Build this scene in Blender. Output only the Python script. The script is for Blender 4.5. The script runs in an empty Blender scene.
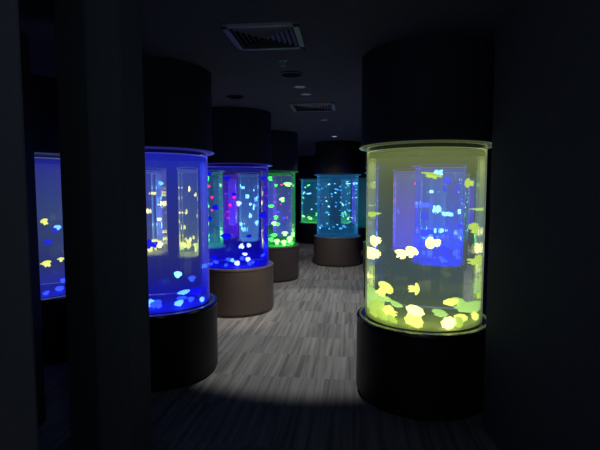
import bpy, bmesh, math, random
from mathutils import Vector, Matrix, noise
random.seed(7)
S = bpy.context.scene
COL = S.collection
F = 450.0; EYE = 1.51; PITCH = math.atan(35/450); CEIL = 2.46
BASE_Z = 0.58; TUBE_Z = 1.815; RB = 0.48; RT = 0.418; RW = 0.408; WATER_TOP = 1.775

# ------------------------------------------------------------------ helpers
def tag(o, label=None, cat=None, group=None, kind=None):
    if label: o['label'] = label
    if cat: o['category'] = cat
    if group: o['group'] = group
    if kind: o['kind'] = kind
    return o
def mesh_of(bm, name, smooth=True, angle=40):
    bmesh.ops.recalc_face_normals(bm, faces=bm.faces)
    me = bpy.data.meshes.new(name); bm.to_mesh(me); bm.free()
    if smooth:
        for p in me.polygons: p.use_smooth = True
        try: me.set_sharp_from_angle(angle=math.radians(angle))
        except Exception: pass
    return me
def obj(name, me, mat, parent=None, loc=None, shared=False):
    if isinstance(me, bmesh.types.BMesh): me = mesh_of(me, name)
    if mat is not None and not shared:
        me.materials.clear(); me.materials.append(mat)
    o = bpy.data.objects.new(name, me); COL.objects.link(o)
    if parent: o.parent = parent
    if loc: o.location = loc
    return o
def empty(name, loc, rz=0):
    o = bpy.data.objects.new(name, None); COL.objects.link(o)
    o.location = loc; o.rotation_euler = (0, 0, rz); o.empty_display_size = .1
    return o
def lathe(bm, prof, seg=96, closed=False):
    rings = []
    for r, z in prof:
        if r < 1e-6: rings.append([bm.verts.new((0, 0, z))])
        else: rings.append([bm.verts.new((r*math.cos(2*math.pi*i/seg), r*math.sin(2*math.pi*i/seg), z)) for i in range(seg)])
    pairs = list(zip(rings[:-1], rings[1:]))
    if closed: pairs.append((rings[-1], rings[0]))
    for a, b in pairs:
        for i in range(seg):
            j = (i+1) % seg
            if len(a) == 1 and len(b) == 1: continue
            if len(a) == 1: bm.faces.new((a[0], b[i], b[j]))
            elif len(b) == 1: bm.faces.new((a[i], b[0], a[j]))
            else: bm.faces.new((a[i], b[i], b[j], a[j]))
    return bm
def box(bm, x0, x1, y0, y1, z0, z1, rot=None):
    m = Matrix.Translation(((x0+x1)/2, (y0+y1)/2, (z0+z1)/2)) @ Matrix.Diagonal((x1-x0, y1-y0, z1-z0, 1))
    if rot is not None: m = rot @ m
    bmesh.ops.create_cube(bm, size=1, matrix=m)
    return bm
def prism(bm, pts, z0, z1):
    a = [bm.verts.new((x, y, z0)) for x, y in pts]; b = [bm.verts.new((x, y, z1)) for x, y in pts]
    bm.faces.new(a); bm.faces.new(b)
    n = len(pts)
    for i in range(n): bm.faces.new((a[i], a[(i+1) % n], b[(i+1) % n], b[i]))
    return bm

# ------------------------------------------------------------------ materials
def newmat(name):
    m = bpy.data.materials.new(name); m.use_nodes = True
    nt = m.node_tree; nt.nodes.clear()
    out = nt.nodes.new('ShaderNodeOutputMaterial')
    return m, nt, out
def N(nt, t, **kw):
    n = nt.nodes.new(t)
    for k, v in kw.items(): setattr(n, k, v)
    return n
def paint(name, col, rough=.6, spec=.3, bump=0.0, scale=60, var=.15):
    m, nt, out = newmat(name)
    b = N(nt, 'ShaderNodeBsdfPrincipled')
    b.inputs['Roughness'].default_value = rough; b.inputs['Specular IOR Level'].default_value = spec
    tc = N(nt, 'ShaderNodeTexCoord'); nz = N(nt, 'ShaderNodeTexNoise'); nz.inputs['Scale'].default_value = scale
    nt.links.new(tc.outputs['Object'], nz.inputs['Vector'])
    r = N(nt, 'ShaderNodeValToRGB')
    r.color_ramp.elements[0].color = tuple(c*(1-var) for c in col)+(1,); r.color_ramp.elements[1].color = tuple(c*(1+var) for c in col)+(1,)
    nt.links.new(nz.outputs['Fac'], r.inputs['Fac']); nt.links.new(r.outputs['Color'], b.inputs['Base Color'])
    if bump:
        bp = N(nt, 'ShaderNodeBump'); bp.inputs['Strength'].default_value = bump; bp.inputs['Distance'].default_value = .002
        nt.links.new(nz.outputs['Fac'], bp.inputs['Height']); nt.links.new(bp.outputs['Normal'], b.inputs['Normal'])
    nt.links.new(b.outputs[0], out.inputs['Surface'])
    return m
def floor_mat():
    m, nt, out = newmat('streaked_plank_carpet')
    b = N(nt, 'ShaderNodeBsdfPrincipled'); b.inputs['Roughness'].default_value = .75; b.inputs['Specular IOR Level'].default_value = .15
    tc = N(nt, 'ShaderNodeTexCoord')
    mp = N(nt, 'ShaderNodeMapping'); mp.inputs['Rotation'].default_value = (0, 0, math.radians(7))
    nt.links.new(tc.outputs['Object'], mp.inputs['Vector'])
    sp = N(nt, 'ShaderNodeSeparateXYZ'); nt.links.new(mp.outputs[0], sp.inputs[0])
    def M(op, a, bb=None):
        n = N(nt, 'ShaderNodeMath', operation=op)
        for i, v in enumerate((a, bb)):
            if v is None: continue
            if isinstance(v, (int, float)): n.inputs[i].default_value = v
            else: nt.links.new(v, n.inputs[i])
        return n.outputs[0]
    row = M('FLOOR', M('MULTIPLY', sp.outputs['Y'], 1/.5))
    colm = M('FLOOR', M('MULTIPLY', sp.outputs['X'], 1/.5))
    rowo = M('MULTIPLY', M('FRACT', M('MULTIPLY', row, .37)), 1)
    seed = M('ADD', M('MULTIPLY', row, 7.31), M('MULTIPLY', colm, 3.77))
    def streak(sx, sy, off):
        cb = N(nt, 'ShaderNodeCombineXYZ')
        nt.links.new(M('MULTIPLY', sp.outputs['X'], sx), cb.inputs[0])
        nt.links.new(M('MULTIPLY', sp.outputs['Y'], sy), cb.inputs[1])
        nt.links.new(M('ADD', seed, off), cb.inputs[2])
        nz = N(nt, 'ShaderNodeTexNoise'); nz.inputs['Scale'].default_value = 1; nz.inputs['Detail'].default_value = 1.5
        nt.links.new(cb.outputs[0], nz.inputs['Vector']); return nz.outputs['Fac']
    s = M('ADD', M('MULTIPLY', streak(24, .7, 0), .65), M('MULTIPLY', streak(60, 1.8, 40), .35))
    wn = N(nt, 'ShaderNodeTexWhiteNoise', noise_dimensions='1D'); nt.links.new(seed, wn.inputs['W'])
    s2 = M('ADD', s, M('MULTIPLY', M('SUBTRACT', wn.outputs['Value'], .5), .035))
    r = N(nt, 'ShaderNodeValToRGB')
    e = r.color_ramp.elements
    e[0].position = .36; e[0].color = (.155, .15, .146, 1)
    e[1].position = .66; e[1].color = (.35, .34, .33, 1)
    x = r.color_ramp.elements.new(.5); x.color = (.245, .24, .23, 1)
    nt.links.new(s2, r.inputs['Fac']); nt.links.new(r.outputs[0], b.inputs['Base Color'])
    nt.links.new(b.outputs[0], out.inputs['Surface'])
    return m
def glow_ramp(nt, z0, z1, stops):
    """emission colour by real height inside the tank (lit haze painted onto the water surface)"""
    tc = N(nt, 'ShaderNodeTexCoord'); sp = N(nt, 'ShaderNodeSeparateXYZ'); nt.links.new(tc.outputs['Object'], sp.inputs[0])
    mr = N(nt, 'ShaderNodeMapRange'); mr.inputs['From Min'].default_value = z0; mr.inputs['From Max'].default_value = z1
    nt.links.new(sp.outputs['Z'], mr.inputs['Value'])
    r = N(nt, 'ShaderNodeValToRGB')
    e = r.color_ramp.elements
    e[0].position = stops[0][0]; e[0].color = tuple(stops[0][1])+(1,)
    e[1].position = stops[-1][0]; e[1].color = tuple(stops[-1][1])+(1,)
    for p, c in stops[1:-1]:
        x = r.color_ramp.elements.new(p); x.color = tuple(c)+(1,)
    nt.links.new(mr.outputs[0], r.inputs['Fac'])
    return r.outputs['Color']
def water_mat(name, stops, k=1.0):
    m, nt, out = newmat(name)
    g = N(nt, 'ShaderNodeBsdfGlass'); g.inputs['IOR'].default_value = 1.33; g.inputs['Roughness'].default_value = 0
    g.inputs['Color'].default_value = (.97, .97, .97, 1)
    e = N(nt, 'ShaderNodeEmission'); e.inputs['Strength'].default_value = k*.5  # surface emission stands in for coloured light hanging in the water
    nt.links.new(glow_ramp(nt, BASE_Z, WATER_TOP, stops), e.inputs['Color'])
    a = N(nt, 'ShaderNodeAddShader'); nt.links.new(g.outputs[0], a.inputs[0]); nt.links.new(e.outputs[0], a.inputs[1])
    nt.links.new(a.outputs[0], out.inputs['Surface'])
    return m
def acrylic_mat(name, tint, k=.25, edge=.6):
    m, nt, out = newmat(name)
    t = N(nt, 'ShaderNodeBsdfTransparent'); gl = N(nt, 'ShaderNodeBsdfGlossy'); gl.inputs['Roughness'].default_value = .03
    fr = N(nt, 'ShaderNodeFresnel'); fr.inputs['IOR'].default_value = 1.15
    mx = N(nt, 'ShaderNodeMixShader'); nt.links.new(fr.outputs[0], mx.inputs[0]); nt.links.new(t.outputs[0], mx.inputs[1]); nt.links.new(gl.outputs[0], mx.inputs[2])
    e = N(nt, 'ShaderNodeEmission'); e.inputs['Color'].default_value = tuple(tint)+(1,)  # emission paints the tank light caught in the acrylic, stronger at glancing angles
    lw = N(nt, 'ShaderNodeLayerWeight'); lw.inputs['Blend'].default_value = .5
    pw = N(nt, 'ShaderNodeMath', operation='POWER'); pw.inputs[1].default_value = 6
    nt.links.new(lw.outputs['Facing'], pw.inputs[0])
    ml = N(nt, 'ShaderNodeMath', operation='MULTIPLY_ADD'); ml.inputs[1].default_value = edge; ml.inputs[2].default_value = k
    nt.links.new(pw.outputs[0], ml.inputs[0]); nt.links.new(ml.outputs[0], e.inputs['Strength'])
    a = N(nt, 'ShaderNodeAddShader'); nt.links.new(mx.outputs[0], a.inputs[0]); nt.links.new(e.outputs[0], a.inputs[1])
    nt.links.new(a.outputs[0], out.inputs['Surface'])
    return m
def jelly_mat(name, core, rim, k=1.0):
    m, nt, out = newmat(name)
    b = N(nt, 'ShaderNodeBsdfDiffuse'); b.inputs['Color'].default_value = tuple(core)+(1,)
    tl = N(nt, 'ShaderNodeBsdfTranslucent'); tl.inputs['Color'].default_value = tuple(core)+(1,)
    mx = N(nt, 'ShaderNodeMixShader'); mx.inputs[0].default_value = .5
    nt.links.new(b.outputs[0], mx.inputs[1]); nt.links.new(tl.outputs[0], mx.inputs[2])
    e = N(nt, 'ShaderNodeEmission'); e.inputs['Strength'].default_value = k  # self-emission puts part of the tank light into the jellyfish colour
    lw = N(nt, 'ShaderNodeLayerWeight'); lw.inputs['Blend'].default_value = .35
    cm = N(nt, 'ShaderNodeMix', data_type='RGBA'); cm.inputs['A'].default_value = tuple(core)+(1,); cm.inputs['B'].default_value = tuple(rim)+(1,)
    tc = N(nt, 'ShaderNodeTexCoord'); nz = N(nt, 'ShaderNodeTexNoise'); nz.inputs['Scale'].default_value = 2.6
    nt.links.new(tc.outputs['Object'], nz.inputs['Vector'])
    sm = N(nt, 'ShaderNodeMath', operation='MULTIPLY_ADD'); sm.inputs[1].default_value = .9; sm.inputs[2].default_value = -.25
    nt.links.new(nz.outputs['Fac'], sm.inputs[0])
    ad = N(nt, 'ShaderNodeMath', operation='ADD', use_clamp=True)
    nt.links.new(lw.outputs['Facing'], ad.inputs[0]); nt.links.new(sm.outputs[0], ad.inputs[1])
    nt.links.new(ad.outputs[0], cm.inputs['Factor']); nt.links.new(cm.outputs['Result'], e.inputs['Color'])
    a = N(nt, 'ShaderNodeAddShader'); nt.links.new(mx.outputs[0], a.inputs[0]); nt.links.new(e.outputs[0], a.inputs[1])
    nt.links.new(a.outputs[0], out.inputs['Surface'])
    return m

BLACK = paint('black_lacquer', (.013, .014, .017), .42, .35)
BLACKMATT = paint('matt_black_paint', (.032, .034, .044), .7, .2)
BROWN = paint('brown_laminate', (.105, .082, .070), .4, .4)
UPPERBROWN = paint('dark_brown_laminate', (.03, .021, .02), .5, .3)
RIM = paint('glossy_black_rim', (.02, .02, .022), .18, .6)
WALL = paint('charcoal_wall', (.12, .13, .145), .8, .15, .15, 30)
PANEL = paint('charcoal_panel', (.125, .14, .15), .75, .2, .1, 40)
CEILM = paint('dark_ceiling', (.165, .178, .21), .85, .1, .2, 25)
METAL = paint('dull_metal', (.32, .33, .36), .35, .6)
VENTM = paint('grey_vent_metal', (.34, .35, .36), .4, .5)
VENTB = paint('vent_black', (.006, .006, .007), .8, .1)
FLOOR = floor_mat()

# ------------------------------------------------------------------ the room
bm = box(bmesh.new(), -5.2, 4.8, -1.5, 16.0, -.1, 0); tag(obj('floor', bm, FLOOR), kind='structure')
bm = box(bmesh.new(), -5.2, 4.8, -1.5, 16.0, CEIL, CEIL+.1); tag(obj('ceiling', bm, CEILM), kind='structure')
bm = box(bmesh.new(), -5.3, -5.2, -1.5, 16.0, 0, CEIL); tag(obj('wall_left', bm, WALL), kind='structure')
bm = box(bmesh.new(), 4.8, 4.9, -1.5, 16.0, 0, CEIL); tag(obj('wall_right', bm, WALL), kind='structure')
bm = box(bmesh.new(), -5.2, 4.8, 16.0, 16.1, 0, CEIL); tag(obj('wall_back', bm, WALL), kind='structure')
bm = box(bmesh.new(), 1.16, 1.70, -1.5, 2.75, 0, CEIL); tag(obj('wall_right_front', bm, WALL), kind='structure')
# left foreground: a panel and a chamfered pillar
bm = prism(bmesh.new(), [(-2.2, 1.5), (-.907, 1.5), (-1.0, 1.64), (-2.2, 1.64)], 0, CEIL); bmesh.ops.bevel(bm, geom=bm.edges[:], offset=.006, segments=2, affect='EDGES')
tag(obj('wall_left_front', bm, WALL), kind='structure')
bm = prism(bmesh.new(), [(-1.248, 2.36), (-1.017, 2.2), (-.856, 2.2), (-.826, 2.42), (-.93, 2.68), (-1.41, 2.68)], 0, CEIL)
bmesh.ops.bevel(bm, geom=bm.edges[:], offset=.006, segments=2, affect='EDGES')
tag(obj('pillar', mesh_of(bm, 'pillar', False), PANEL), 'charcoal folded pillar standing left of the corridor in front of the blue tank', 'pillar')
bm = prism(bmesh.new(), [(-2.6, 2.75), (-1.668, 2.75), (-1.668, 2.85), (-2.6, 2.85)], 0, CEIL)
tag(obj('partition', bm, BLACKMATT), 'black partition edge showing between the left wall and the folded pillar', 'partition')

# ------------------------------------------------------------------ tanks
def srgb(r, g, b):
    f = lambda c: ((c/255+.055)/1.055)**2.4 if c > 10 else c/255/12.92
    return (f(r), f(g), f(b))
base_me = {}
def base_mesh(): return mesh_of(lathe(bmesh.new(), [(0, 0), (RB-.012, 0), (RB-.012, .03), (RB, .035), (RB, BASE_Z-.035), (RB-.006, BASE_Z-.03), (0, BASE_Z-.03)]), 'base')
def rim_mesh(): return mesh_of(lathe(bmesh.new(), [(RT+.003, BASE_Z-.03), (RB+.002, BASE_Z-.03), (RB+.004, BASE_Z-.012), (RB-.002, BASE_Z-.002), (RB-.012, BASE_Z), (RT+.012, BASE_Z-.006), (RT+.003, BASE_Z-.006)], closed=True), 'base_rim')
def floor_mesh(): return mesh_of(lathe(bmesh.new(), [(0, BASE_Z-.028), (RT-.004, BASE_Z-.028), (RT-.004, BASE_Z+.004), (0, BASE_Z+.004)]), 'tank_floor')
def water_mesh():
    # a cast acrylic cylinder is never optically perfect: faint vertical waves in the wall
    bm = bmesh.new(); seg = 640
    prof = [(0, BASE_Z-.02), (RW, BASE_Z-.02), (RW, WATER_TOP), (0, WATER_TOP)]
    lathe(bm, prof, seg)
    for v in bm.verts:
        a = math.atan2(v.co.y, v.co.x); rr = math.hypot(v.co.x, v.co.y)
        if rr < .1: continue
        w = .0009*noise.noise(Vector((math.cos(a)*13, math.sin(a)*13, 3))) + .0003*noise.noise(Vector((math.cos(a)*30, math.sin(a)*30, 9)))
        v.co.x *= 1+w/rr; v.co.y *= 1+w/rr
    return mesh_of(bm, 'water')
def tube_mesh(): return mesh_of(lathe(bmesh.new(), [(RT, BASE_Z-.005), (RT, TUBE_Z)], 160), 'acrylic_tube')
def flange_mesh(): return mesh_of(lathe(bmesh.new(), [(RT-.01, TUBE_Z-.004), (RB-.012, TUBE_Z-.006), (RB-.004, TUBE_Z), (RB-.012, TUBE_Z+.006), (RT-.01, TUBE_Z+.006)], closed=True), 'top_flange')
def line_mesh(): return mesh_of(lathe(bmesh.new(), [(RT-.010, WATER_TOP+.003), (RT-.001, WATER_TOP+.003), (RT-.001, WATER_TOP+.009), (RT-.010, WATER_TOP+.009)], closed=True), 'waterline_ring')
def lid_mesh(): return mesh_of(lathe(bmesh.new(), [(0, WATER_TOP-.012), (RW-.006, WATER_TOP-.012), (RW-.006, WATER_TOP-.004), (0, WATER_TOP-.004)]), 'lid')
def rim_highlight_mesh(): return mesh_of(lathe(bmesh.new(), [(RB-.030, BASE_Z-.004), (RB-.018, BASE_Z-.004), (RB-.018, BASE_Z+.005), (RB-.030, BASE_Z+.005)], closed=True), 'seal_ring')
def col_mesh(): return mesh_of(lathe(bmesh.new(), [(0, TUBE_Z+.006), (RB-.028, TUBE_Z+.006), (RB-.02, TUBE_Z+.02), (RB-.02, CEIL-.002), (0, CEIL-.002)]), 'upper_housing')
ME = dict(b=base_mesh(), r=rim_mesh(), f=floor_mesh(), w=water_mesh(), t=tube_mesh(), l=flange_mesh(), n=line_mesh(), c=col_mesh(), d=lid_mesh(), s=rim_highlight_mesh())
def part(name, key, mat, parent):
    o = bpy.data.objects.new(name, ME[key]); COL.objects.link(o); o.parent = parent
    if not ME[key].materials: ME[key].materials.append(mat)
    o.material_slots[0].link = 'OBJECT'; o.material_slots[0].material = mat
    return o
TANKS = {}
def tank(key, x, y, label, stops, tint, floorcol, lamp, lampP, base=BLACK, upper=BLACKMATT, k=1.0, edge=.3, tk=.01, group='jellyfish tanks', lidcol=None):
    t = tag(empty('jellyfish_tank', (x, y, 0)), label, 'aquarium', group)
    part('base', 'b', base, t); part('base_rim', 'r', RIM if base is BLACK else base, t)
    part('tank_floor', 'f', paint('tank_floor_'+key, floorcol, .6, .2), t)
    part('lid', 'd', paint('lid_'+key, lidcol or floorcol, .7, .2), t)
    part('seal_ring', 's', acrylic_mat('seal_'+key, tint, .12, .08), t)  # pale highlight along the base rim, built as a thin emissive ring
    wo = part('water', 'w', water_mat('water_painted_haze_'+key, [(p, srgb(*c)) for p, c in stops], k), t); wo.rotation_euler.z = x*3+y
    part('acrylic_tube', 't', acrylic_mat('acrylic_'+key, tint, tk*.4, edge), t)
    part('top_flange', 'l', acrylic_mat('flange_'+key, tint, .06, .10), t)
    part('waterline_ring', 'n', acrylic_mat('ring_'+key, tint, .22, .15), t)
    part('upper_housing', 'c', upper, t)
    if lampP:
        for z, rx, p in ((WATER_TOP-.05, 0, lampP), (BASE_Z+.03, math.pi, lampP*.4)):
            L = bpy.data.lights.new('tank_lamp', 'SPOT'); L.energy = p; L.color = lamp; L.spot_size = math.radians(150); L.spot_blend = .8; L.shadow_soft_size = 0
            o = bpy.data.objects.new('tank_lamp', L); COL.objects.link(o); o.location = (x, y, z); o.rotation_euler = (rx, 0, 0)
    TANKS[key] = (x, y)
    return t
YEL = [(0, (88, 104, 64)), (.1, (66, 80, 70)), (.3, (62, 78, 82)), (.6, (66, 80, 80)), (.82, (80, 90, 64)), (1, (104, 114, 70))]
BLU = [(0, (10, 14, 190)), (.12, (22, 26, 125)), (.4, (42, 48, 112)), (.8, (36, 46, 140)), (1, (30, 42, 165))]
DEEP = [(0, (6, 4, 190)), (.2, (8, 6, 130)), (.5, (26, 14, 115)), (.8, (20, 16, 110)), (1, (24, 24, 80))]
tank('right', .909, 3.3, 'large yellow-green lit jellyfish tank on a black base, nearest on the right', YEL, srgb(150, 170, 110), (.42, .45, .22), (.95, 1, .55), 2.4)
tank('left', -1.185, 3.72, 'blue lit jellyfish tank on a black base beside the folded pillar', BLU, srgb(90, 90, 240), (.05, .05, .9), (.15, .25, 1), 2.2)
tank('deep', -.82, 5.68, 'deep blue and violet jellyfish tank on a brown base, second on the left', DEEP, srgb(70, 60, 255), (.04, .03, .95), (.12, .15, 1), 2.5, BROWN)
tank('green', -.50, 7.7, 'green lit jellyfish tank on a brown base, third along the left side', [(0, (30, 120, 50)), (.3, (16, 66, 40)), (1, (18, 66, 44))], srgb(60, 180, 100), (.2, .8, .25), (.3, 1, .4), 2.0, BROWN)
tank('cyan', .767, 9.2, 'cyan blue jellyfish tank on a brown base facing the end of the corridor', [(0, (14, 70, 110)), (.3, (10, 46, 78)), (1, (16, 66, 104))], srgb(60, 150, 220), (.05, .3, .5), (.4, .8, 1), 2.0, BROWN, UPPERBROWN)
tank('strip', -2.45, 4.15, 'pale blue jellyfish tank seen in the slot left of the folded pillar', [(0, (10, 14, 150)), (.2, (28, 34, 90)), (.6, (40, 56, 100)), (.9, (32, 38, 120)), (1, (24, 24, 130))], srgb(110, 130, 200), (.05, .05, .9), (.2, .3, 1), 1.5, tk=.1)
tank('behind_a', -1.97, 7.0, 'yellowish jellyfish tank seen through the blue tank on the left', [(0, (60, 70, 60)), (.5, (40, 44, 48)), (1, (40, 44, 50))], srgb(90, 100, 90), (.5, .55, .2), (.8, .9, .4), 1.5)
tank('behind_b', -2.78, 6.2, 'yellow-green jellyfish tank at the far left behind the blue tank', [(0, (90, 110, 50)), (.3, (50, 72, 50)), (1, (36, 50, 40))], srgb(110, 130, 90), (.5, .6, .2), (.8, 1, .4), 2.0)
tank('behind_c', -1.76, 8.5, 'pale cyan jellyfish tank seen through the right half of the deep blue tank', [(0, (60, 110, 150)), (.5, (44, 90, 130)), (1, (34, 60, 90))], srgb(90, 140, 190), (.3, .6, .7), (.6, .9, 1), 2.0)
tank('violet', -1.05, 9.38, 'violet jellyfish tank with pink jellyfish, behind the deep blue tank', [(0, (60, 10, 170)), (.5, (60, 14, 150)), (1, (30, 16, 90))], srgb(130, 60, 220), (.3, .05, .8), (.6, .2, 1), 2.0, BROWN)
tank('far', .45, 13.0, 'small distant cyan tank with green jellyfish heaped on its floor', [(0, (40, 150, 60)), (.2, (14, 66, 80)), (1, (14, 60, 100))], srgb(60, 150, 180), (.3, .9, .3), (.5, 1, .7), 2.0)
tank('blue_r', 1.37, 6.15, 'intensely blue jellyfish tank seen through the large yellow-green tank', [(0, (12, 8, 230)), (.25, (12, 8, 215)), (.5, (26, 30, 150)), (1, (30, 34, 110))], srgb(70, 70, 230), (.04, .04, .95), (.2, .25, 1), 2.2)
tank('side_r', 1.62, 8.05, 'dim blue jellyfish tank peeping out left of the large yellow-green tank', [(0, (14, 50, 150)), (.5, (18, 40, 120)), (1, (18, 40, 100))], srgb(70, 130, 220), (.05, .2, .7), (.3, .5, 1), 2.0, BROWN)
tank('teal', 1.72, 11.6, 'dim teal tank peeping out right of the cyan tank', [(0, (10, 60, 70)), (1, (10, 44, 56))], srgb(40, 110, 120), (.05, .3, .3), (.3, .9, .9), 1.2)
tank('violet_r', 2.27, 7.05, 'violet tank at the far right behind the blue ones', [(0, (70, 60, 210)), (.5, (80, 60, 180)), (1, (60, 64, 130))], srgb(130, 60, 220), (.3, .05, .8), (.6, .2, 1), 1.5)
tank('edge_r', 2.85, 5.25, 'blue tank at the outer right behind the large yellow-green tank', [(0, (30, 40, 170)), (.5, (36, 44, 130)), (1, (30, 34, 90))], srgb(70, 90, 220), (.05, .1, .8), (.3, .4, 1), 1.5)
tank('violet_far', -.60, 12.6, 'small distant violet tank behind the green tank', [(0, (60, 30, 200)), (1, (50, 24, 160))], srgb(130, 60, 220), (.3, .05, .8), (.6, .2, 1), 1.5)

# ------------------------------------------------------------------ jellyfish
def bell_mesh(seg=32, squash=.55, lobes=8, seed=0, notch=.07):
    bm = bmesh.new()
    prof = [(0, 1), (.25, .97), (.48, .88), (.68, .73), (.84, .52), (.95, .28), (1, .05), (.98, -.12), (.90, -.22), (.80, -.20), (.72, -.05), (.5, .2), (.25, .32), (0, .36)]
    rings = []
    for i, (r, z) in enumerate(prof):
        if r == 0: rings.append([bm.verts.new((0, 0, z*squash))]); continue
        ring = []
        for j in range(seg):
            a = 2*math.pi*j/seg
            w = max(0, (r-.6)/.4) if i < 10 else .4
            rr = r*(1+notch*w*math.cos(lobes*a)) * (1+.06*noise.noise(Vector((math.cos(a)*1.3, math.sin(a)*1.3, seed+z))))
            zz = z*squash + .05*w*math.cos(lobes*a+1) + .05*noise.noise(Vector((math.cos(a)*1.5+7, math.sin(a)*1.5, seed)))*w
            ring.append(bm.verts.new((rr*math.cos(a), rr*math.sin(a), zz)))
        rings.append(ring)
    for a, b in zip(rings[:-1], rings[1:]):
        for i in range(seg):
            j = (i+1) % seg
            if len(a) == 1: bm.faces.new((a[0], b[i], b[j]))
            elif len(b) == 1: bm.faces.new((a[i], b[0], a[j]))
            else: bm.faces.new((a[i], b[i], b[j], a[j]))
    return mesh_of(bm, 'bell', angle=180)
def arms_mesh(n=8, length=.9, seed=0, fat=.17):
    rnd = random.Random(seed)
    bm = bmesh.new(); seg = 8
    def limb(p0, p1, r0, r1):
        axis = (p1-p0); L = axis.length; q = axis.to_track_quat('Z', 'Y').to_matrix()
        rs = []
        for k in range(7):
            t = k/6; r = (r0*(1-t)+r1*t)*(1+.30*math.sin(t*11+seed)) * (.35 if k == 6 else 1)
            rs.append([bm.verts.new(p0+axis*t+q @ Vector((r*math.cos(2*math.pi*i/seg), r*math.sin(2*math.pi*i/seg), 0))) for i in range(seg)])
        for a, b in zip(rs[:-1], rs[1:]):
            for i in range(seg): bm.faces.new((a[i], a[(i+1) % seg], b[(i+1) % seg], b[i]))
        bm.faces.new(rs[0]); bm.faces.new(rs[-1])
    limb(Vector((0, 0, .25)), Vector((0, 0, -.35)), .38, .34)
    for i in range(n):
        a = 2*math.pi*i/n+rnd.uniform(-.2, .2); l = length*rnd.uniform(.75, 1.1)
        limb(Vector((.22*math.cos(a), .22*math.sin(a), -.12)), Vector((.52*math.cos(a), .52*math.sin(a), -.12-l)), fat, fat*.85)
    return mesh_of(bm, 'oral_arms', angle=180)
BELLS = [bell_mesh(squash=s, lobes=l, seed=i, notch=nn) for i, (s, l, nn) in enumerate([(.62, 8, .05), (.42, 8, .07), (.80, 10, .04)])]
ARMS = [arms_mesh(8, l, i+3, f) for i, (l, f) in enumerate([(1.15, .19), (.45, .2), (1.3, .18)])]
SMALL_BELL = bell_mesh(12, .6, 4, 5, .04)
for me in BELLS+ARMS+[SMALL_BELL]: me.materials.append(BLACK)
def put(o, mat):
    COL.objects.link(o); o.material_slots[0].link = 'OBJECT'; o.material_slots[0].material = mat
def jelly(p, size, mat, tilt, label, group, kind=0, armmat=None, flat=1.0, detail=True):
    """size = bell diameter in metres; tilt = direction the crown of the bell points to"""
    d = Vector(tilt).normalized()
    if kind != 1 and d.z > .3 and p.z-BASE_Z < size*.66: kind = 1      # resting on the tank floor: arms folded short
    p = Vector(p); p.z = max(p.z, BASE_Z+.012+size*flat*(.36 if kind == 1 else .42))
    rot = d.to_track_quat('Z', 'Y')
    if not detail:
        o = bpy.data.objects.new('jellyfish', SMALL_BELL); put(o, mat)
        o.location = p; o.rotation_mode = 'QUATERNION'; o.rotation_quaternion = rot; o.scale = (size/2,)*3
        return tag(o, label, 'jellyfish', group)
    t = empty('jellyfish', p); t.rotation_mode = 'QUATERNION'; t.rotation_quaternion = rot; t.scale = (size/2, size/2, size/2*flat)
    tag(t, label, 'jellyfish', group)
    o = bpy.data.objects.new('bell', BELLS[kind]); put(o, mat); o.parent = t
    o = bpy.data.objects.new('oral_arms', ARMS[kind]); put(o, armmat or mat); o.parent = t
    return t
def refract(d, n, eta):
    ci = -d.dot(n); k = 1-eta*eta*(1-ci*ci)
    return (eta*d+(eta*ci-math.sqrt(max(k, 0)))*n).normalized()
def inside(px, py, key, u=.3):
    """the point at fraction u of the chord that the line of sight cuts through the water"""
    cx, cy = TANKS[key]
    f = Vector((0, math.cos(PITCH), -math.sin(PITCH))); up = Vector((0, math.sin(PITCH), math.cos(PITCH)))
    d = (f + Vector((1, 0, 0))*((px-300)/F) - up*((py-225)/F)).normalized()
    o = Vector((0, 0, EYE))
    def hit(o, d, first):
        a = d.x**2+d.y**2; b = (o.x-cx)*d.x+(o.y-cy)*d.y; c = (o.x-cx)**2+(o.y-cy)**2-RW**2
        D = max(b*b-a*c, 0)
        return (-b-math.sqrt(D))/a if first else (-b+math.sqrt(D))/a
    p = o+d*hit(o, d, True)
    n = Vector((p.x-cx, p.y-cy, 0)).normalized()
    d2 = refract(d, n, 1/1.33)
    t = hit(p+d2*1e-4, d2, False)
    q = p+d2*(t*u)
    if q.z < BASE_Z+.03:      # keep above the tank floor
        q = p+d2*((p.z-BASE_Z-.03)/max(-d2.z, 1e-6))*.96 if p.z > BASE_Z+.03 else Vector((q.x, q.y, BASE_Z+.035))
    return q
def clampin(p, key, m):
    cx, cy = TANKS[key]; v = Vector((p.x-cx, p.y-cy)); L = v.length
    if L > RW-m: v = v*((RW-m)/L)
    return Vector((cx+v.x, cy+v.y, min(max(p.z, BASE_Z+m*.7), WATER_TOP-m)))

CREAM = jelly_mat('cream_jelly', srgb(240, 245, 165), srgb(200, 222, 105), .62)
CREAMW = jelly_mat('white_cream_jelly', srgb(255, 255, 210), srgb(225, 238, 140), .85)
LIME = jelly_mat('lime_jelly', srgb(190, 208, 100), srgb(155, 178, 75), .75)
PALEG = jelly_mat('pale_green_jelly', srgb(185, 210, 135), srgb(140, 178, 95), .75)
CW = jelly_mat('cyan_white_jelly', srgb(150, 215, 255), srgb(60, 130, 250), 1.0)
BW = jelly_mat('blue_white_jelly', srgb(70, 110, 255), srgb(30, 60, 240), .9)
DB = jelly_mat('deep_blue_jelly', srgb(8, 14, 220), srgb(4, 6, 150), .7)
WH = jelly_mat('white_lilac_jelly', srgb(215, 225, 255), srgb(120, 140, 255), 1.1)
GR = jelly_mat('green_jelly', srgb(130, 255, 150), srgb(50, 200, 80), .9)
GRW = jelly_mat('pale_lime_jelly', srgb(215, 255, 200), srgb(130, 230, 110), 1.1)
YW = jelly_mat('yellow_jelly', srgb(225, 225, 130), srgb(160, 175, 60), .9)
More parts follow.
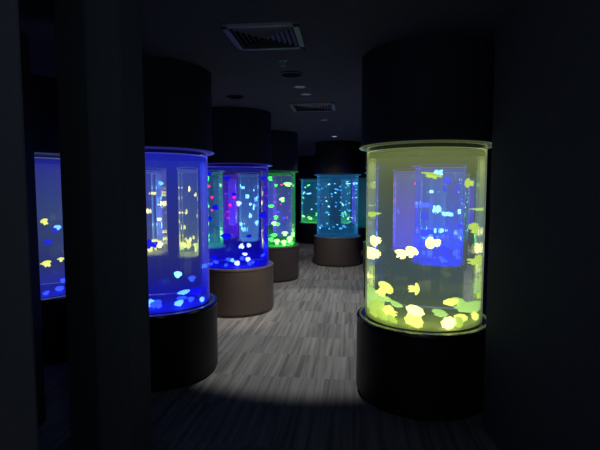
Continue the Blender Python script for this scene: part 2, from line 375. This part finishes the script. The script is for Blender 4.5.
YW2 = jelly_mat('pale_yellow_jelly', srgb(250, 245, 200), srgb(190, 200, 110), 1.0)
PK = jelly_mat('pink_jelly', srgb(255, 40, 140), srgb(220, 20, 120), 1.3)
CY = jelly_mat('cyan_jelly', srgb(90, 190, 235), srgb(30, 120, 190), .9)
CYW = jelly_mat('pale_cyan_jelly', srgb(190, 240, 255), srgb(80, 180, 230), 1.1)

# (px, py, apparent width px, material, crown direction, kind, flatness, depth u, label)
R = [
 (432, 175, 18, LIME, (.25, -.1, 1), 1, .62, .30, 'flat yellow-green jellyfish floating alone near the top of the yellow-green tank'),
 (468, 183, 10, LIME, (-1, -.3, .1), 0, 1, .25, 'small lime jellyfish with frilly arms to the right, high in the yellow-green tank'),
 (371, 214, 14, LIME, (-.2, -.1, 1), 1, .6, .5, 'flat tapered lime jellyfish at the upper left edge of the yellow-green tank'),
 (374, 241, 12, CREAMW, (-1, -.2, -.2), 0, 1, .3, 'bright cream jellyfish with arms trailing right, left edge of the yellow-green tank'),
 (367, 252, 13, CREAMW, (-.3, -1, .3), 2, 1, .5, 'round cream jellyfish cut by the left rim of the yellow-green tank'),
 (402, 253, 13, CREAMW, (.1, -.3, 1), 0, .75, .35, 'left one of the touching pair of cream jellyfish at mid height'),
 (412, 251, 13, CREAMW, (.4, -.5, 1), 0, .9, .3, 'right one of the touching pair of cream jellyfish at mid height'),
 (431, 243, 13, CREAMW, (-1, -.2, 0), 2, .9, .25, 'white jellyfish swimming left with its arms behind it, mid yellow-green tank'),
 (474, 227, 10, LIME, (-.1, -.6, 1), 2, 1.1, .35, 'oval lime jellyfish at the right side of the yellow-green tank'),
 (480, 260, 12, LIME, (.9, -.4, .3), 2, .9, .5, 'upright lime jellyfish at the right rim, below the oval one'),
 (482, 209, 11, PALEG, (0, -.1, 1), 1, .5, .6, 'faint flat green jellyfish at the upper right rim of the yellow-green tank'),
 (385, 288, 17, CREAM, (.5, -.4, .9), 2, .9, .25, 'plump cream jellyfish with its bell up, above the lower left cluster'),
 (416, 289, 13, CREAM, (1, -.15, .0), 0, .9, .22, 'crisp cream jellyfish swimming right with stubby arms behind'),
 (387, 299, 10, PALEG, (.3, -.4, 1), 1, .8, .35, 'small pale green jellyfish tucked under the plump cream one'),
 (396, 304, 14, PALEG, (.35, -.2, 1), 1, .7, .25, 'flat pale green jellyfish tilted right, beside the lower left cluster'),
 (367, 303, 27, PALEG, (-.5, -.6, .7), 1, 1.2, .42, 'very large pale green jellyfish pressed to the lower left wall'),
 (376, 310, 20, LIME, (-.5, -.6, .5), 0, 1, .25, 'lime jellyfish with a frilly mass of arms in the lower left cluster'),
 (388, 312, 15, CREAM, (-.9, -.4, .3), 0, 1, .22, 'cream jellyfish with arms reaching right out of the lower left cluster'),
 (382, 322, 16, LIME, (.2, -.5, 1), 1, .8, .15, 'dim lime jellyfish lying on the tank floor below the lower left cluster'),
 (392, 326, 13, LIME, (.5, -.5, 1), 1, .7, .12, 'lime jellyfish on the tank floor between cluster and middle heap'),
 (415, 311, 18, CREAMW, (.25, -.5, 1), 1, 1.1, .2, 'topmost bright cream jellyfish of the middle heap'),
 (413, 322, 17, CREAM, (-.3, -.7, .8), 0, 1, .15, 'cream jellyfish in the middle heap, under the topmost one'),
 (417, 331, 13, CREAM, (.1, -.9, .3), 1, 1, .1, 'lowest cream jellyfish of the middle heap, at the front glass'),
 (451, 302, 14, CREAM, (-.2, -.3, 1), 1, .8, .35, 'cream left half of the touching pair at the right above the floor'),
 (458, 301, 12, PALEG, (.3, -.3, 1), 0, .8, .45, 'pale green right half of the touching pair at the right above the floor'),
 (472, 307, 25, PALEG, (-.05, -.3, 1), 1, .6, .5, 'long flat pale green jellyfish at the lower right wall'),
 (440, 313, 15, PALEG, (.3, -.3, 1), 1, .8, .3, 'green jellyfish tilted down right, between the middle and right heaps'),
 (461, 318, 14, CREAM, (.1, -.4, 1), 1, 1, .25, 'oval cream jellyfish on top of the right heap'),
 (450, 326, 16, CREAMW, (-.3, -.7, .7), 0, 1, .15, 'brightest round jellyfish of the right heap'),
 (458, 330, 13, LIME, (.4, -.8, .4), 1, 1, .12, 'lime jellyfish under the bright round one of the right heap'),
 (475, 324, 11, CREAM, (.6, -.5, .6), 2, 1, .3, 'small bent cream jellyfish at the lower right corner'),
 (481, 295, 8, LIME, (.9, -.4, .3), 1, 1, .5, 'small lime sliver at the right rim above the long flat one'),
]
L = [
 (161, 183, 5.5, CW, (.5, -.4, .8), 0, .8, .3, 'small pale jellyfish floating alone high in the left blue tank'),
 (149, 244, 12, DB, (-.9, -.6, .2), 2, 1, .2, 'deep blue round jellyfish beside the pillar edge in the left blue tank'),
 (178, 274, 8.5, CYW, (.4, -.4, .9), 0, .9, .25, 'bright white oval jellyfish below mid height in the left blue tank'),
 (192, 278, 8, BW, (.2, -.4, 1), 0, .9, .35, 'blue jellyfish right of the bright white oval one'),
 (184, 292, 13, CW, (-.1, -.2, 1), 1, .6, .35, 'flat cyan jellyfish topmost in the stack near the tank floor'),
 (182, 298, 11, BW, (.1, -.2, 1), 1, .6, .3, 'flat blue jellyfish under the cyan one near the tank floor'),
 (179, 303, 11, CW, (-.1, -.5, 1), 0, 1, .15, 'frilly pale jellyfish with drooping arms at the front of the left blue tank'),
 (191, 299, 7, BW, (.3, -.4, 1), 0, 1, .4, 'small blue jellyfish right of the frilly pale one'),
 (196, 291, 15, DB, (.1, -.4, 1), 1, .9, .6, 'large faint blue jellyfish behind, near the right side of the left blue tank'),
 (158, 302, 8, BW, (.4, -.5, .8), 0, 1, .45, 'blue jellyfish on the right of the rear pair by the pillar'),
 (151, 304, 8, BW, (-.2, -.5, .8), 0, 1, .45, 'blue jellyfish on the left of the rear pair by the pillar'),
 (149, 311, 12, CW, (-.2, -.8, .8), 2, 1, .3, 'plump pale jellyfish next to the pillar on the blue tank floor'),
 (154, 318, 8, BW, (.1, -.6, .8), 0, 1, .25, 'left blue jellyfish lying at the front by the pillar'),
 (159, 320, 8, BW, (.5, -.6, .8), 0, .9, .2, 'right blue jellyfish lying at the front by the pillar'),
 (203, 300, 9, CW, (.4, -.4, 1), 2, 1.1, .45, 'upright pale jellyfish at the right wall of the left blue tank'),
]
B = [
 (209, 173, 6, DB, (0, -.3, 1), 0, 1, .5, 'deep blue jellyfish at the upper left rim of the deep blue tank'),
 (227, 178, 8, DB, (0, -.4, 1), 1, 1, .3, 'flat dark blue ring-shaped jellyfish near the top of the deep blue tank'),
 (263, 178, 8, DB, (0, -.3, 1), 1, 1, .4, 'dark blue jellyfish at the upper right of the deep blue tank'),
 (234, 194, 5, DB, (.2, -.3, 1), 0, 1, .3, 'small blue jellyfish above the white one'),
 (239, 203, 6.5, WH, (.3, -.4, .8), 0, 1, .2, 'bright white jellyfish high in the deep blue tank'),
 (215, 207, 7, DB, (-.5, -.4, .6), 0, 1, .3, 'dark blue jellyfish at the left below the upper rim one'),
 (264, 215, 9, DB, (1, -.3, .1), 2, 1, .35, 'large blue jellyfish pointing right at the right wall'),
 (209, 218, 5, DB, (-.3, -.3, 1), 2, 1, .5, 'blue jellyfish at the left rim at mid height'),
 (226, 236, 11, DB, (0, -.3, 1), 1, 1.1, .3, 'wide blue jellyfish hovering left of centre'),
 (249, 236, 6.5, DB, (0, -.4, 1), 1, .9, .3, 'small ring-like blue jellyfish right of centre'),
 (241, 246, 7, WH, (-.6, -.3, .5), 0, .9, .2, 'white jellyfish above the heap, left of a pair'),
 (249, 245, 5.5, WH, (.5, -.3, .6), 0, .9, .25, 'lilac jellyfish above the heap, right of a pair'),
 (245, 254, 6, WH, (.2, -.3, 1), 1, 1, .25, 'pale jellyfish on top of the heap in the deep blue tank'),
 (248, 259, 6, WH, (.4, -.5, .8), 0, 1, .2, 'pale jellyfish on the right of the heap in the deep blue tank'),
 (242, 258, 5, BW, (-.3, -.5, .8), 0, 1, .3, 'blue jellyfish in the middle of the heap in the deep blue tank'),
 (237, 263, 6.5, WH, (-.2, -.7, .6), 0, 1, .15, 'white jellyfish at the front of the heap in the deep blue tank'),
 (232, 260, 5, CW, (-.5, -.5, .6), 0, 1, .25, 'cyan jellyfish left in the heap in the deep blue tank'),
 (228, 259, 5, BW, (-.2, -.4, 1), 0, 1, .35, 'blue jellyfish behind the heap on its left'),
 (226, 265, 5, BW, (-.4, -.6, .6), 1, 1, .2, 'flat blue jellyfish lying left of the heap'),
 (216, 262, 6, BW, (.3, -.4, .9), 1, 1, .3, 'ring-shaped blue jellyfish on the floor at the left'),
 (211, 264, 6, BW, (-.3, -.4, .9), 1, 1, .35, 'ring-shaped blue jellyfish next to the left wall'),
 (214, 257, 5, DB, (-.1, -.3, .9), 0, 1, .45, 'dark blue jellyfish above the two ring-shaped ones'),
 (250, 266, 5, BW, (.9, -.3, .2), 0, 1, .15, 'upright blue jellyfish right of the heap'),
 (258, 265, 5, DB, (.3, -.5, .6), 0, 1, .2, 'dark blue jellyfish on the floor at the right'),
 (263, 255, 6, BW, (-.3, -.3, .6), 1, 1, .35, 'blue jellyfish at the lower right wall of the deep blue tank'),
 (212, 197, 3.5, PK, (.1, -.3, 1), 0, 1, .15, 'pink spark of light at the left, uppermost of two above each other'),  # the pink entries are light sparks, added here as tiny glowing bells
 (212, 210, 3, PK, (-.2, -.3, 1), 0, 1, .15, 'pink spark of light at the left, just under the dark blue jellyfish'),
 (209, 186, 3, PK, (.2, -.3, 1), 0, 1, .3, 'faint pink spark of light near the upper left rim of the deep blue tank'),
 (234, 197, 3, PK, (.2, -.3, 1), 0, 1, .12, 'tiny pink spark of light directly below the small blue jellyfish'),
 (230, 205, 3, PK, (-.3, -.3, 1), 0, 1, .3, 'tiny pink spark of light left of the bright white jellyfish'),
 (253, 262, 4, BW, (.3, -.3, .9), 0, 1, .3, 'small blue jellyfish between the heap and the right wall'),
]
G = [
 (270, 178, 5, GR, (-.3, -.3, 1), 2, 1, .3, 'green jellyfish at the upper left of the green tank'),
 (288, 184, 10, GRW, (.1, -.2, 1), 1, .9, .25, 'bright white flat jellyfish at the top of the green tank'),
 (276, 185, 3.5, GR, (0, -.3, 1), 0, 1, .4, 'small dim green jellyfish left of the bright white one'),
 (282, 199, 6, GRW, (-.3, -.3, 1), 0, 1, .25, 'pale green jellyfish at upper middle of the green tank'),
 (271, 206, 6.5, GR, (0, -.3, 1), 1, 1, .3, 'flat green jellyfish at the left of the green tank'),
 (276, 217, 5, GR, (.3, -.3, 1), 0, 1, .3, 'green jellyfish on top of the floating trio'),
 (274, 223, 5.5, GRW, (-.3, -.3, 1), 0, 1, .3, 'pale green jellyfish at the bottom left of the floating trio'),
 (278, 224, 4.5, GR, (.3, -.5, .6), 0, 1, .3, 'green jellyfish at the bottom right of the floating trio'),
 (274, 235, 7, GR, (0, -.3, 1), 1, 1, .3, 'green jellyfish on the upper left of the bottom heap'),
 (285, 233, 7, GRW, (.1, -.3, 1), 0, .8, .25, 'pale jellyfish just above the bottom heap'),
 (271, 239, 6, GR, (-.3, -.3, 1), 0, 1, .2, 'green jellyfish at the left of the bottom heap'),
 (277, 241, 7, GRW, (.1, -.4, 1), 0, 1, .15, 'pale jellyfish at the front left of the bottom heap'),
 (284, 242, 7, GRW, (0, -.5, 1), 0, 1, .15, 'pale jellyfish at the front middle of the bottom heap'),
 (290, 239, 8, GRW, (.3, -.4, 1), 2, 1, .2, 'large pale jellyfish at the right of the bottom heap'),
 (294, 234, 6, GRW, (.6, -.3, .8), 0, 1, .4, 'pale jellyfish against the right wall of the green tank'),
 (292, 243, 5, GR, (.3, -.5, .6), 0, 1, .15, 'green jellyfish low at the right front of the heap'),
]
ST = [
 (44, 221, 8, YW, (-.2, -.5, .9), 0, 1, .2, 'round yellow jellyfish in the slot left of the folded pillar'),
 (58, 227, 7, CW, (.4, -.4, .9), 0, .8, .35, 'pale jellyfish right behind the upper blue one in the slot tank'),
 (54, 230, 6, DB, (-.4, -.4, .8), 0, 1, .2, 'upper one of two blue jellyfish in the slot tank'),
 (48, 242, 9.5, DB, (.1, -.4, 1), 1, 1, .2, 'lower and larger of two blue jellyfish in the slot tank'),
 (46, 263, 9, YW, (-.2, -.3, 1), 0, .9, .6, 'yellow frilly jellyfish at the left edge of the slot tank'),
 (61, 259, 6, YW, (.2, -.3, 1), 0, .9, .6, 'yellow jellyfish at the right edge of the slot tank'),
 (63, 280, 6, BW, (.2, -.4, 1), 0, 1, .4, 'blue jellyfish touching the pillar edge low in the slot tank'),
 (46, 293, 8, BW, (-.2, -.4, 1), 0, 1, .3, 'blue jellyfish at the bottom left of the slot tank'),
 (60, 294, 9, BW, (.3, -.5, 1), 0, 1, .25, 'blue jellyfish at the bottom right of the slot tank'),
]
for key, lst, g in (('strip', ST, 'jellyfish in the slot tank'), ('right', R, 'jellyfish in the yellow-green tank'), ('left', L, 'jellyfish in the left blue tank'), ('deep', B, 'jellyfish in the deep blue tank'), ('green', G, 'jellyfish in the green tank')):
    for (px, py, w, m, d, kd, fl, u, lab) in lst:
        p = inside(px, py, key, u)
        size = w/F*p.y/(1.08 if key == 'right' else 1.2)
        jelly(clampin(p, key, size*.58), size, m, d, lab, g, kd, None, fl)

def scatter(key, n, zs, sizes, mats, label, group, detail=False, heap=0, heapmats=None, heapsize=(.09, .14), facing=True):
    cx, cy = TANKS[key]; rnd = random.Random(key)
    pts = []
    for i in range(n+heap):
        is_heap = i >= n
        s = rnd.uniform(*(heapsize if is_heap else sizes))
        for _ in range(60):
            a = rnd.uniform(0, 2*math.pi); r = (RW-s*.6)*math.sqrt(rnd.random())
            z = BASE_Z+s*.45+rnd.uniform(0, .13) if is_heap else rnd.uniform(*zs)
            p = Vector((cx+r*math.cos(a), cy+r*math.sin(a), z))
            if all((p-q).length > (s+t)*.45 for q, t in pts): break
        pts.append((p, s))
        m = rnd.choice(heapmats if is_heap and heapmats else mats)
        d = (rnd.uniform(-.7, .7), rnd.uniform(-.9, .2), rnd.uniform(.2, 1))
        jelly(p, s, m, d, label, group, rnd.choice((0, 0, 1, 2)), None, rnd.uniform(.8, 1.1), detail)
scatter('cyan', 60, (BASE_Z+.1, WATER_TOP-.1), (.02, .055), [CY, CYW, CY], 'small pale cyan jellyfish in the cyan tank at the corridor end', 'jellyfish in the cyan tank')
scatter('far', 12, (BASE_Z+.25, WATER_TOP-.1), (.05, .10), [CYW, CY, GR], 'small pale jellyfish adrift in the distant cyan and green tank', 'jellyfish in the distant tank', heap=0)
scatter('behind_c', 14, (.75, 1.65), (.05, .11), [CYW, CW, CYW], 'pale cyan jellyfish in the tank behind the deep blue tank', 'pale jellyfish behind the deep blue tank', True)
scatter('behind_a', 14, (.75, 1.6), (.04, .08), [YW2, YW, YW2], 'pale yellow jellyfish in the tank seen through the left blue tank', 'yellow jellyfish behind the blue tank', True, heap=10, heapmats=[YW, YW2])
scatter('behind_b', 12, (.75, 1.6), (.04, .10), [YW2, YW, YW], 'yellow jellyfish in the far left yellow-green tank', 'yellow jellyfish at the far left', True, heap=12, heapmats=[YW, YW, PALEG])
scatter('violet', 8, (.9, 1.75), (.04, .08), [PK, PK, BW], 'small pink or blue jellyfish in the violet tank', 'jellyfish in the violet tank')
scatter('blue_r', 16, (.8, 1.75), (.05, .11), [DB, DB, BW, CYW], 'blue jellyfish in the tank behind the large yellow-green tank', 'jellyfish in the rear right blue tank', True, heap=6, heapmats=[DB, BW])
scatter('side_r', 10, (.7, 1.75), (.04, .10), [CY, BW, CYW], 'pale blue jellyfish in the tank left of the large yellow-green tank', 'jellyfish in the dim blue tank', heap=3)
scatter('violet_r', 4, (.9, 1.7), (.05, .09), [PK, BW], 'small pink or blue jellyfish in the outer violet tank', 'jellyfish in the outer violet tank')
scatter('edge_r', 7, (.8, 1.7), (.05, .10), [BW, CW], 'pale blue jellyfish in the outer right blue tank', 'jellyfish in the outer right tank', heap=3)
cxf, cyf = TANKS['far']
scat = TANKS
scatter_far = random.Random(3)
for i in range(9):
    a = scatter_far.uniform(math.pi, 2*math.pi); r = scatter_far.uniform(.1, .33)
    jelly(Vector((cxf+r*math.cos(a), cyf+r*math.sin(a), BASE_Z+.07+scatter_far.uniform(0, .22))), scatter_far.uniform(.07, .11), scatter_far.choice([GR, GRW]), (scatter_far.uniform(-.5, .5), -.4, 1), 'green jellyfish heaped on the floor of the distant tank', 'green jellyfish in the distant tank', detail=False)

# ------------------------------------------------------------------ ceiling fittings
def vent(x, y, s, rz, label):
    t = tag(empty('ceiling_vent', (x, y, CEIL), rz), label, 'vent', 'ceiling vents')
    bm = bmesh.new(); h = s/2; w = .035
    for a in range(4):
        M = Matrix.Rotation(a*math.pi/2, 4, 'Z')
        box(bm, -h, h, h-w, h, -.016, 0, M)
    obj('frame', bm, VENTM, t)
    bm = bmesh.new(); box(bm, -h+w, h-w, -h+w, h-w, -.003, -.001); obj('backing', bm, VENTB, t)
    for i in range(6):
        r = h-w-.012-i*.031
        bm = bmesh.new()
        for a in range(4):
            R4 = Matrix.Rotation(a*math.pi/2, 4, 'Z')
            v = [R4 @ Vector(c) for c in ((-r, r, -.004), (r, r, -.004), (r-.016, r-.016, -.020), (-r+.016, r-.016, -.020))]
            bm.faces.new([bm.verts.new(c) for c in v])
        obj('louvre', bm, VENTM, t)
vent(-.21, 2.87, .45, math.radians(-6), 'square louvred ceiling vent nearest the camera')
vent(.15, 5.22, .50, math.radians(-6), 'smaller looking square ceiling vent further down the corridor')
t = tag(empty('sprinkler', (-.125, 3.38, CEIL)), 'small sprinkler head on the ceiling just beyond the near vent', 'sprinkler')
obj('plate', lathe(bmesh.new(), [(0, 0), (.035, 0), (.03, -.01), (0, -.012)], 24), METAL, t)
obj('nozzle', lathe(bmesh.new(), [(0, -.01), (.009, -.012), (.007, -.035), (.02, -.04), (.02, -.044), (0, -.045)], 24), METAL, t)
def disc(x, y, r, label, name='ceiling_speaker', cat='speaker', mat=BLACK):
    t = tag(empty(name, (x, y, CEIL)), label, cat)
    obj('trim_ring', lathe(bmesh.new(), [(r-.018, 0), (r, 0), (r-.003, -.008), (r-.018, -.010)], 40, True), mat, t)
    obj('grille', lathe(bmesh.new(), [(0, -.006), (r-.018, -.006), (r-.018, -.002), (0, -.002)], 40), VENTB, t)
disc(-.07, 3.78, .10, 'round dark speaker flush in the ceiling beyond the sprinkler')
disc(-.66, 4.68, .09, 'round dark speaker in the ceiling in front of the deep blue tank')
LENS = {}
def lampmat(name, col, k):
    m, nt, out = newmat(name); e = N(nt, 'ShaderNodeEmission'); e.inputs['Color'].default_value = col+(1,); e.inputs['Strength'].default_value = k
    nt.links.new(e.outputs[0], out.inputs['Surface']); return m
DIM = lampmat('dim_lamp_lens', (.75, .85, 1), .07); BRI = lampmat('lamp_lens', (.9, .95, 1), .8)
for x, y, lab, m in ((0, 4.23, 'dim downlight nearest in the corridor row', DIM), (.06, 4.55, 'dim downlight just before the far vent', DIM),
                     (.33, 6.2, 'downlight beyond the far vent', DIM), (.61, 8.07, 'bright downlight in front of the cyan tank', BRI)):
    t = tag(empty('downlight', (x, y, CEIL)), lab, 'ceiling light', 'downlights')
    obj('trim_ring', lathe(bmesh.new(), [(.045, 0), (.062, 0), (.06, -.006), (.045, -.008)], 32, True), VENTM, t)
    obj('lens', lathe(bmesh.new(), [(0, -.003), (.045, -.003), (.045, -.001), (0, -.001)], 32), m, t)

# ------------------------------------------------------------------ light
def spot(x, y, tx, ty, e, ang, blend=.8, col=(1, .96, .93), r=.03, tz=0):
    l = bpy.data.lights.new('corridor_spot', 'SPOT'); l.energy = e; l.color = col; l.spot_size = math.radians(ang); l.spot_blend = blend; l.shadow_soft_size = r
    o = bpy.data.objects.new('corridor_spot', l); COL.objects.link(o); o.location = (x, y, CEIL-.03)
    o.rotation_euler = (Vector((tx, ty, tz))-o.location).to_track_quat('-Z', 'Y').to_euler()
spot(.15, 5.0, .15, 5.0, 122, 78.5, .22, (1, 1, .97), .02)
spot(.20, 6.2, .2, 6.6, 40, 80, 1, (.95, 1, .95))
spot(.37, 7.3, .45, 7.9, 60, 90, 1, (.95, 1, .95))
spot(.42, 8.0, .72, 8.75, 44, 80, 1, (1, .85, .8), tz=.55)
spot(-.05, 6.6, -.42, 7.25, 26, 60, 1, (1, .85, .8), tz=.3)
spot(.10, 4.2, -.66, 5.22, 100, 30, 1, (1, .84, .68), tz=.25)
spot(.5, 10.6, .4, 11.8, 30, 90, 1)
l = bpy.data.lights.new('entrance_lamp', 'AREA'); l.energy = 2.3; l.color = (.55, .75, 1); l.size = .3
o = bpy.data.objects.new('entrance_lamp', l); COL.objects.link(o); o.location = (.1, .1, 2.38)
o.rotation_euler = Vector((-.25, 1, .02)).to_track_quat('-Z', 'Y').to_euler()
w = bpy.data.worlds.new('dim_room'); S.world = w; w.use_nodes = True
bg = w.node_tree.nodes['Background']; bg.inputs[0].default_value = (.75, .8, 1, 1); bg.inputs[1].default_value = .10

# ------------------------------------------------------------------ camera
cd = bpy.data.cameras.new('camera'); cam = bpy.data.objects.new('camera', cd); COL.objects.link(cam)
cam.location = (0, 0, EYE); cam.rotation_euler = (math.pi/2-PITCH, 0, 0)
cd.sensor_width = 36; cd.lens = 27; cd.clip_start = .05
S.camera = cam
S.view_settings.view_transform = 'Standard'; S.view_settings.look = 'None'
S.cycles.max_bounces = 16; S.cycles.transmission_bounces = 14; S.cycles.transparent_max_bounces = 24
S.cycles.glossy_bounces = 3; S.cycles.diffuse_bounces = 3
S.cycles.caustics_refractive = False; S.cycles.caustics_reflective = False
S.cycles.sample_clamp_indirect = 3
